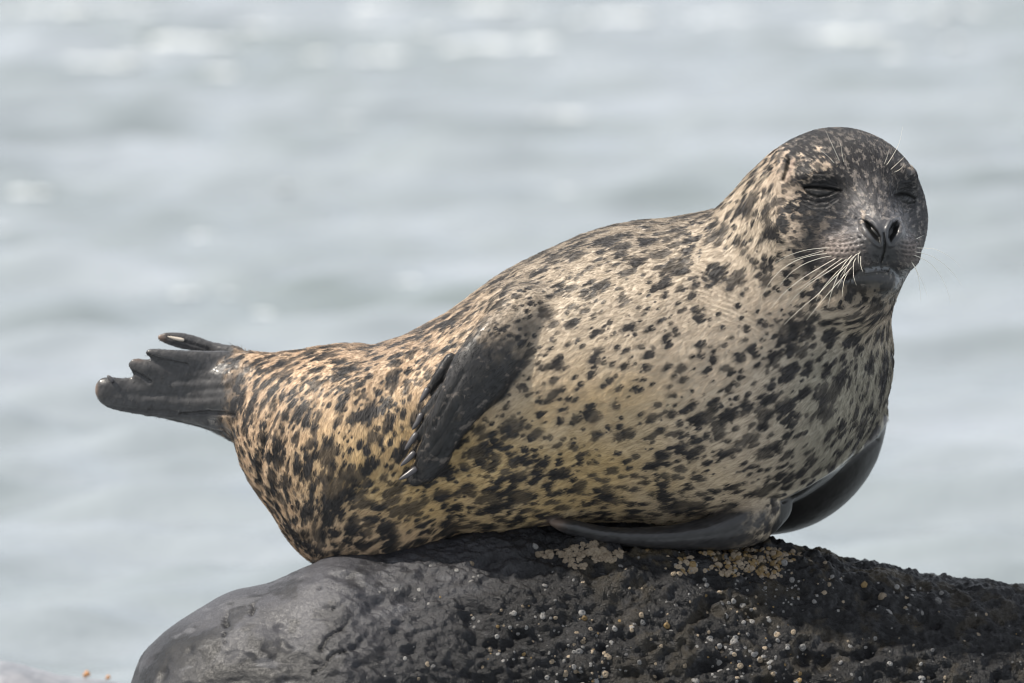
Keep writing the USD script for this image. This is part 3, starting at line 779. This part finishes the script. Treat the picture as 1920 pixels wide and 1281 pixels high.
# greyer muzzle and bridge with fine pale hairs, their sky sheen painted in
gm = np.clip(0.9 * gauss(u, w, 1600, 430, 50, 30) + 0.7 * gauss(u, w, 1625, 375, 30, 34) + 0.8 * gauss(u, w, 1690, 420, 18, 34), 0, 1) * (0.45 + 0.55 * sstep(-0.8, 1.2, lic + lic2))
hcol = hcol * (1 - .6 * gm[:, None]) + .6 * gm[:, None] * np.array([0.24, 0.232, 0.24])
# whisker pads
pad = np.clip(1.15 * gauss(u, w, 1578, 472, 36, 19, 8) + 1.0 * gauss(u, w, 1706, 468, 14, 15), 0, 1)
hcol = hcol * (1 - pad[:, None]) + pad[:, None] * np.array([0.25, 0.21, 0.19]) * (0.75 + 0.5 * n_sp)[:, None]
pd = np.zeros(len(bv))
for (ax, ay, bx, by, m) in PADROWS:
    for k in range(m):
        t = k / (m - 1)
        pd = np.maximum(pd, gauss(u, w, ax + (bx - ax) * t, ay + (by - ay) * t + 3 * math.sin(t * 3.1), 2.6, 2.0))
hcol *= (1 - 0.8 * pd)[:, None]
def paint(mask, c, r=None):
    global hcol, rough
    mask = np.clip(mask, 0, 1) * frontf
    hcol = hcol * (1 - mask[:, None]) + mask[:, None] * np.asarray(c)
    if r is not None: rough = rough * (1 - mask) + mask * r
# eye surrounds, lids, slits
paint(1.2 * gauss(u, w, 1545, 350, 40, 21) * (0.6 + 0.4 * sstep(-1, 1, lic)), (0.012, 0.0115, 0.012)); paint(1.2 * gauss(u, w, 1700, 358, 25, 21) * (0.6 + 0.4 * sstep(-1, 1, lic)), (0.012, 0.0115, 0.012))
paint(0.85 * gauss(u, w, 1535, 400, 26, 14, -30), (0.03, 0.03, 0.032)); paint(0.9 * gauss(u, w, 1520, 445, 14, 30, 20), (0.03, 0.03, 0.032))
paint(0.9 * gauss(u, w, 1537, 360, 17, 3.4), (0.017, 0.0175, 0.019), .5); paint(0.9 * gauss(u, w, 1701, 372, 11, 3.6), (0.017, 0.0175, 0.019), .5)
L_ = lambda pts, wd: np.exp(-(polydist(u, w, pts)[0] / wd) ** 2)
for pts in ([(1506, 352), (1520, 351), (1540, 353), (1560, 354), (1575, 357)], [(1505, 355), (1515, 364), (1535, 369), (1552, 366), (1566, 358)], [(1683, 363), (1694, 363), (1708, 366), (1719, 371)], [(1684, 367), (1692, 376), (1706, 382), (1718, 378)]):
    paint(L_(pts, 2.9), (0.005, 0.005, 0.005))
paint(L_([(1508, 352), (1540, 352), (1568, 355)], 3.6), (0.004, 0.004, 0.004)); paint(L_([(1684, 364), (1700, 365), (1716, 370)], 3.4), (0.004, 0.004, 0.004))
paint(0.7 * L_([(1498, 346), (1504, 354), (1510, 362)], 2.0), (0.3, 0.24, 0.19))
# nose, chin, mouth
paint(1.2 * gauss(u, w, 1655, 445, 30, 22), (0.036, 0.037, 0.041), .33)
paint(1.3 * gauss(u, w, 1656, 478, 26, 14), (0.030, 0.030, 0.031), .4)
paint(1.4 * gauss(u, w, 1638, 535, 40, 16) + gauss(u, w, 1600, 548, 36, 14), (0.010, 0.010, 0.010), .42)
NL = [(1619, 413), (1626, 414), (1636, 421), (1646, 433), (1651, 444), (1650, 456), (1643, 451), (1634, 441), (1624, 427)]
NR = [(1683, 413), (1687, 421), (1684, 435), (1676, 447), (1670, 455), (1666, 446), (1667, 431), (1673, 418)]
for pl in (NL, NR): paint(sstep(-2, 2, inpoly(u, w, pl)), (0.004, 0.004, 0.004), .6)
paint(L_([(1657, 438), (1659, 457), (1658, 472), (1652, 492)], 2.0), (0.008, 0.008, 0.008))
paint(L_([(1560, 512), (1585, 520), (1605, 512), (1622, 503), (1645, 500), (1668, 503), (1683, 516), (1700, 523)], 2.6), (0.008, 0.008, 0.008))
foam = (L_([(1622, 507), (1643, 503), (1662, 503), (1676, 510), (1684, 524), (1680, 538)], 4.0) * sstep(0.42, 0.60, fbm(bv / 5.0, 2, 121) + .1) + 0.7 * L_([(1580, 524), (1598, 526)], 5) * sstep(0.48, 0.6, fbm(bv / 5.0, 2, 122)))
paint(0.55 * foam, (0.26, 0.275, 0.29), .2)
hd_full[HI] = hd
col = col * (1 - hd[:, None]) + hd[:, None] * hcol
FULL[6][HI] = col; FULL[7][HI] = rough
u, w, bv, bn, lic, lic2, col, rough = FULL
hd = hd_full; frontf = sstep(-100, -160, bv[:, 1])
ear = L_([(1478, 298), (1475, 315), (1468, 336)], 4.2) * (bn[:, 1] < 0.1)
col *= (1 - 0.95 * ear)[:, None]
earr = L_([(1487, 300), (1484, 320), (1476, 340)], 3.0) * (bn[:, 1] < 0.1) * 0.6
col = col * (1 - earr[:, None]) + earr[:, None] * np.array([0.34, 0.25, 0.2])
# pale toe tips
tips = gauss(u, w, 178, 728, 3.5, 15) + gauss(u, w, 296, 634, 9, 7) + 0.8 * gauss(u, w, 258, 668, 8, 6)
tips = np.clip(tips, 0, 1)
tips = tips * 0.5
col = col * (1 - tips[:, None]) + tips[:, None] * np.array([0.26, 0.17, 0.12])
tp = np.clip(gauss(u, w, 1040, 981, 12, 7), 0, 1)[:, None]
col = col * (1 - tp) + tp * np.array([0.2, 0.15, 0.12])
# navel-like scar low on the hip
sc_ = np.clip(gauss(u, w, 572, 1003, 12, 7), 0, 1)[:, None]
col = col * (1 - sc_) + sc_ * np.array([0.025, 0.02, 0.016])
RIM = [(1462, 937), (1519, 907), (1580, 871), (1641, 821), (1662, 785)]
rim = np.exp(-(polydist(u, w, RIM)[0] / 5.0) ** 2) * (bn[:, 1] < 0.3)
gloss = np.clip(rim + 0.12 * dk + 0.22 * far + 0.22 * hind + 0.10 * mk + frontf * (0.6 * gauss(u, w, 1655, 440, 30, 22) + 0.8 * gauss(u, w, 1645, 515, 45, 14)), 0, 1)
col = np.clip(col, 0.003, 0.8)

body_mat = usdkit.material(stage, '/World/Looks/seal_hide', {
    'a': ('attribute', {'attribute': 'coat'}), 'w': ('attribute', {'attribute': 'hide'}), 'gl': ('attribute', {'attribute': 'gloss'}),
    'g': ('geometry', {}), 'n': ('noise_texture', {'scale': 420.0, 'detail': 4.0, 'roughness': 0.6}),
    'b': ('bump', {'strength': 0.25, 'distance': 0.0015}),
    'p': ('principled_bsdf', {'specular_ior_level': 0.27, 'coat_roughness': 0.16})},
    [('a.color', 'p.base_color'), ('w.fac', 'p.roughness'), ('gl.fac', 'p.coat_weight'), ('g.position', 'n.vector'), ('n.fac', 'b.height'), ('b.normal', 'p.normal')], surface='p.BSDF')
fur_mat = usdkit.material(stage, '/World/Looks/seal_fur', {
    'a': ('attribute', {'attribute': 'coat'}), 'w': ('attribute', {'attribute': 'wet'}),
    'mr': ('map_range', {'to_min': 0.55, 'to_max': 0.34}), 'ms': ('map_range', {'to_min': 0.25, 'to_max': 0.75}),
    'p': ('principled_bsdf', { 'sheen_weight': 0.05, 'sheen_roughness': 0.35})},
    [('a.color', 'p.base_color'), ('w.fac', 'mr.value'), ('w.fac', 'ms.value'), ('mr.result', 'p.roughness'), ('ms.result', 'p.specular_ior_level')], surface='p.BSDF')
seal = thing('harbour_seal', label='spotted grey and tan harbour seal resting on the dark boulder, eyes closed', category='seal')
bw = W(bv)
m = obj('body', (bw, bf), body_mat, seal)
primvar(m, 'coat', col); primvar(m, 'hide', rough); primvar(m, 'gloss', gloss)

# short fur, laid along the flow of the coat
furless = np.clip(mk * 0.7 + hind * 0.97 + far + dk + 1.3 * rim, 0, 1)
bald = np.clip(gauss(u, w, 1655, 440, 34, 26) * 1.5 + gauss(u, w, 1640, 525, 50, 22) * 1.4, 0, 1) * frontf
furless = np.clip(np.maximum(furless, bald), 0, 1)
NF = 150000
wgt = fa * (bn[bf, 1].mean(1) < 0.30) * (1 - furless[bf].mean(1))
hd_f = hd[bf].mean(1)
wgt = wgt * (1 + 0.8 * hd_f)
fr_ = np.random.default_rng(131)
ff_ = fr_.choice(len(bf), NF, p=wgt / wgt.sum())
ba = fr_.dirichlet((1, 1, 1), NF)
root = (bv[bf[ff_]] * ba[:, :, None]).sum(1)
rnm = (bn[bf[ff_]] * ba[:, :, None]).sum(1); rnm /= np.linalg.norm(rnm, axis=1, keepdims=True)
fl_ = -flow[bf[ff_, 0]]                     # hair points towards the tail
fl_ = np.where((hw[bf[ff_, 0]] > 0.5)[:, None], -fl_, fl_)
fl_ = np.where(((hw[bf[ff_, 0]] <= 0.5) & (fl_[:, 0] > 0))[:, None], -fl_, fl_)
jit = fr_.normal(0, 0.16, (NF, 3))
dirn = tangent(fl_ + jit, rnm)
ln = np.where(hd[bf[ff_, 0]] > 0.5, 6.5, 10.0) * fr_.uniform(0.7, 1.25, NF)
lift = fr_.uniform(0.11, 0.35, NF)
p0 = root - rnm * 0.4
p1 = root + dirn * (ln * 0.5)[:, None] + rnm * (ln * lift * 0.55)[:, None]
p2 = root + dirn * ln[:, None] + rnm * (ln * lift * 0.72)[:, None]
pts = np.stack([p0, p1, p2], 1).reshape(-1, 3)
cv = UsdGeom.BasisCurves.Define(stage, seal + '/fur')
cv.CreateTypeAttr('linear')
cv.CreatePointsAttr(Vt.Vec3fArray.FromNumpy(W(pts).astype(np.float32)))
cv.CreateCurveVertexCountsAttr(Vt.IntArray.FromNumpy(np.full(NF, 3, np.int32)))
wd = np.tile(np.array([0.00050, 0.00042, 0.00010], np.float32), NF)
cv.CreateWidthsAttr(Vt.FloatArray.FromNumpy(wd)); cv.SetWidthsInterpolation('vertex')
hc = (col[bf[ff_]] * ba[:, :, None]).sum(1) * np.exp(fr_.normal(0, 0.20, NF))[:, None]
ru, rw = root[:, 0], -root[:, 2]
wet = np.clip(1.1 * gauss(ru, rw, 660, 690, 130, 55, -20) + 0.7 * gauss(ru, rw, 500, 700, 60, 60) + 0.35 * gauss(ru, rw, 1580, 262, 90, 25), 0, 1)
primvar(cv, 'wet', wet, 'uniform')
primvar(cv, 'coat', np.clip(hc, 0.003, 0.8), 'uniform')
UsdShade.MaterialBindingAPI.Apply(cv.GetPrim()).Bind(fur_mat)
tag(cv, kind='stuff', label='short sleek fur of the coat')

# whiskers
whisk_mat = usdkit.material(stage, '/World/Looks/whisker_look', {'p': ('principled_bsdf', {'base_color': (0.72, 0.68, 0.58), 'roughness': 0.35})}, surface='p.BSDF')
ftree = cKDTree(bv[:, [0, 2]][(bn[:, 1] < 0)]); fidx = np.where(bn[:, 1] < 0)[0]
def surfY(px_, py_):
    d, k = ftree.query([px_, -py_], 12)
    return bv[fidx[k], 1].min()
def whisker(name, pix, y1, r0=0.00055):
    pix = np.asarray(pix, float)
    t = np.r_[0, np.cumsum(np.linalg.norm(np.diff(pix, axis=0), axis=1))]; t /= t[-1]
    tq = np.linspace(0, 1, 14)
    fx, fy = PchipInterpolator(t, pix[:, 0])(tq), PchipInterpolator(t, pix[:, 1])(tq)
    y0 = surfY(*pix[0])
    yy = y0 + 2 + (y1 - 2) * np.sin(tq * np.pi / 2)
    obj(name, tube_mesh(P(fx, fy, yy), r0 * (1 - 0.8 * tq), 5), whisk_mat, seal)
WL = [[(1555, 465), (1525, 467), (1490, 475), (1452, 494)], [(1550, 476), (1505, 484), (1465, 506), (1443, 530), (1430, 553)], [(1560, 480), (1520, 490), (1485, 510), (1463, 535)],
      [(1568, 484), (1540, 500), (1500, 525), (1465, 555), (1447, 577)], [(1580, 484), (1550, 505), (1515, 530), (1492, 545)], [(1588, 486), (1560, 505), (1515, 535), (1483, 565)],
      [(1590, 495), (1565, 520), (1530, 555), (1500, 580), (1470, 609)], [(1600, 498), (1580, 520), (1545, 560), (1512, 601)], [(1578, 502), (1560, 520), (1540, 545), (1530, 565)],
      [(1598, 478), (1580, 500), (1560, 545), (1552, 578)], [(1606, 476), (1588, 500), (1575, 520)], [(1612, 474), (1596, 486), (1580, 520), (1570, 540)], [(1592, 508), (1582, 530), (1579, 558)],
      [(1605, 484), (1600, 497), (1600, 513), (1606, 535)], [(1613, 472), (1609, 482), (1611, 495)], [(1614, 480), (1614, 495), (1618, 510)], [(1545, 470), (1510, 480), (1480, 488)]]
for pts_ in WL: whisker('whisker', pts_, -60)
WR = [[(1700, 467), (1715, 475), (1727, 487)], [(1704, 478), (1715, 490), (1719, 505)], [(1700, 478), (1703, 490), (1707, 510)], [(1698, 485), (1694, 500), (1692, 512)], [(1706, 484), (1715, 500), (1730, 530), (1739, 556)],
      [(1712, 472), (1740, 478), (1775, 500), (1803, 535)], [(1712, 478), (1745, 495), (1770, 530), (1783, 570)], [(1714, 465), (1745, 466), (1775, 478), (1800, 500)], [(1708, 490), (1722, 520), (1726, 565)], [(1716, 450), (1724, 445), (1733, 441)]]
for pts_ in WR: whisker('whisker', pts_, 40, 0.00045)
for pts_ in ([(1574, 302), (1566, 284), (1556, 262), (1548, 245)], [(1582, 304), (1579, 288), (1576, 268)], [(1564, 306), (1552, 293), (1536, 281)], [(1658, 308), (1663, 295), (1667, 281)],
             [(1662, 310), (1675, 290), (1686, 268), (1692, 238)], [(1670, 318), (1682, 307), (1697, 293)], [(1676, 323), (1688, 317), (1696, 306)]):
    whisker('brow_whisker', pts_, -30, 0.0005)

# claws
claw_mat = usdkit.material(stage, '/World/Looks/claw_horn', {'p': ('principled_bsdf', {'base_color': (0.055, 0.052, 0.055), 'roughness': 0.36, 'specular_ior_level': 0.5})}, surface='p.BSDF')
pale_claw = usdkit.material(stage, '/World/Looks/pale_claw_horn', {'p': ('principled_bsdf', {'base_color': (0.45, 0.40, 0.34), 'roughness': 0.3})}, surface='p.BSDF')
def claw(pix, r, ys, mat, depth=0):
    pix = np.asarray(pix, float); tq = np.linspace(0, 1, 9)
    t = np.linspace(0, 1, len(pix))
    fx, fy = np.interp(tq, t, pix[:, 0]), np.interp(tq, t, pix[:, 1])
    rr = r * np.sqrt(np.clip(1 - tq ** 2.2, 0.02, 1)) * (0.75 + 0.5 * np.minimum(tq * 3, 0.5))
    obj('claw', tube_mesh(P(fx, fy, ys + depth * tq), rr * S, 8), mat, seal, label='pale claw on the upper hind toe' if mat is pale_claw else None)
for pix in ([(803, 728), (796, 741), (787, 755)], [(791, 775), (784, 791), (773, 806)], [(782, 812), (771, 828), (759, 844)], [(778, 847), (765, 861), (751, 874)], [(781, 878), (766, 889), (748, 900)]):
    ysurf = surfY(pix[0][0] + 2, pix[0][1] - 2) + 3
    claw(pix, 6.2, ysurf, claw_mat, -4)
claw([(345, 638), (330, 635), (314, 631)], 3.6, 88, pale_claw)
claw([(212, 716), (207, 710), (201, 704)], 5.0, 36, claw_mat)

# ------------------------------------------------------------------ low rock and two orange snails at the lower left
def low_rock():
    Yd = 890.0
    prof = [(-260, 1500), (-200, 1330), (-120, 1262), (-40, 1240), (0, 1239), (60, 1252), (110, 1264), (160, 1272), (210, 1278), (250, 1290), (285, 1330), (300, 1500)]
    pr = np.array(prof, float)
    xs = np.linspace(-258, 298, 150); top = PchipInterpolator(pr[:, 0], pr[:, 1])(xs)
    a = np.linspace(0, np.pi, 60)
    v = []
    for x, t in zip(xs, top):
        hgt = 1900 - t; wid = 60 + 0.35 * hgt
        v.append(np.stack([np.full(60, x), Yd + wid * -np.cos(a), -(1900 - hgt * np.sin(a) ** 0.55)], 1))
    v = np.vstack(v)
    i, j = np.meshgrid(np.arange(149), np.arange(59), indexing='ij')
    q = np.stack([i * 60 + j, (i + 1) * 60 + j, (i + 1) * 60 + j + 1, i * 60 + j + 1], -1).reshape(-1, 4)
    f = np.vstack([q[:, [0, 1, 2]], q[:, [0, 2, 3]]])
    nrm = vertex_normals(v, f)
    v = v + nrm * (10 * (fbm(v / 40.0, 4, 141) - 0.5))[:, None]
    return v, f
lv, lf = low_rock()
if trimesh.Trimesh(W(lv), lf, process=False).volume < 0: lf = lf[:, ::-1]
low_mat = usdkit.material(stage, '/World/Looks/pale_stone', {'g': ('geometry', {}), 'n': ('noise_texture', {'scale': 30.0, 'detail': 5.0}),
    'r': ('rgb_ramp', {'ramp': [(0.3, (0.16, 0.17, 0.19)), (0.7, (0.27, 0.27, 0.29))]}), 'p': ('principled_bsdf', {'roughness': 0.5})},
    [('g.position', 'n.vector'), ('n.fac', 'r.fac'), ('r.color', 'p.base_color')], surface='p.BSDF')
obj('low_rock', (W(lv), lf), low_mat, label='low smooth grey rock, out of focus in the lower left corner', category='rock')
snail_mat = usdkit.material(stage, '/World/Looks/orange_shell', {'p': ('principled_bsdf', {'base_color': (0.48, 0.24, 0.10), 'roughness': 0.4})}, surface='p.BSDF')
for (sx, sy, r, lab) in ((163, 1267, 9, 'larger orange sea snail on the low rock at the lower left'), (203, 1273, 6.5, 'smaller orange sea snail on the low rock at the lower left, nearer the boulder')):
    t = np.linspace(0, 1, 40); turns = 2.6
    rad_ = r * (0.18 + 0.82 * t) * 0.62
    ang_ = t * turns * 2 * np.pi
    path = np.stack([np.cos(ang_) * rad_ * 0.75, np.sin(ang_) * rad_ * 0.75, r * (0.9 - 1.1 * t)], 1)
    v, f = tube_mesh(path, rad_ * 0.72, 10)
    yy = 880
    v = np.stack([sx + v[:, 0], yy + v[:, 1], -sy + v[:, 2] + 2], 1)
    obj('sea_snail', (W(v), f), snail_mat, label=lab, category='snail')

# ------------------------------------------------------------------ foam on the wave crests far behind
foam_mat = usdkit.material(stage, '/World/Looks/foam_look', {'p': ('principled_bsdf', {'base_color': (0.56, 0.58, 0.59), 'roughness': 0.6})}, surface='p.BSDF')
fo = np.random.default_rng(151)
vs, fs, nn_ = [], [], 0
ico = trimesh.creation.icosphere(2)
FO = [(80, 25, 70, 22), (330, 90, 80, 26), (600, 112, 40, 16), (700, 20, 50, 22), (730, 115, 40, 18), (920, 20, 55, 22), (950, 95, 110, 26), (1165, 42, 55, 20), (1590, 75, 60, 22), (1770, 35, 90, 40), (1420, 45, 90, 18), (795, 238, 22, 16), (1370, 213, 50, 14), (1060, 220, 40, 8), (270, 20, 90, 14), (160, 125, 70, 14), (50, 370, 40, 16)]
for _ in range(44):
    fy_ = 150 * fo.random() ** 1.5
    FO.append((fo.uniform(-60, 1980), fy_, fo.uniform(14, 46), fo.uniform(7, 15)))
for _ in range(16): FO.append((fo.uniform(0, 1900), fo.uniform(150, 620), fo.uniform(10, 30), fo.uniform(3, 7)))
for (fx, fy, rx, ry) in FO:
    d = FW + (fx - 960) * S / DIST * np.array([1, 0, 0]) + (640.5 - fy) * S / DIST * UP
    t = -EYE[2] / d[2]
    c = EYE + d * t
    sc = t / DIST * S
    for k in range(14):
        o = fo.normal(0, 0.45, 2)
        r = fo.uniform(0.16, 0.40)
        v = np.array(ico.vertices) * np.array([rx * r * sc, rx * 0.5 * r * sc, ry * r * sc * 0.8])
        v *= (0.8 + 0.5 * fbm(v * 30 + k, 2, k))[:, None]
        v += c + np.array([o[0] * rx * sc * 1.1, o[1] * rx * sc * 0.8, 0.01 + 0.2 * ry * sc])
        vs.append(v); fs.append(np.array(ico.faces) + nn_); nn_ += len(v)
obj('sea_foam', (np.vstack(vs), np.vstack(fs)), foam_mat, kind='stuff', label='white foam on small breaking waves far behind the seal', category='foam')
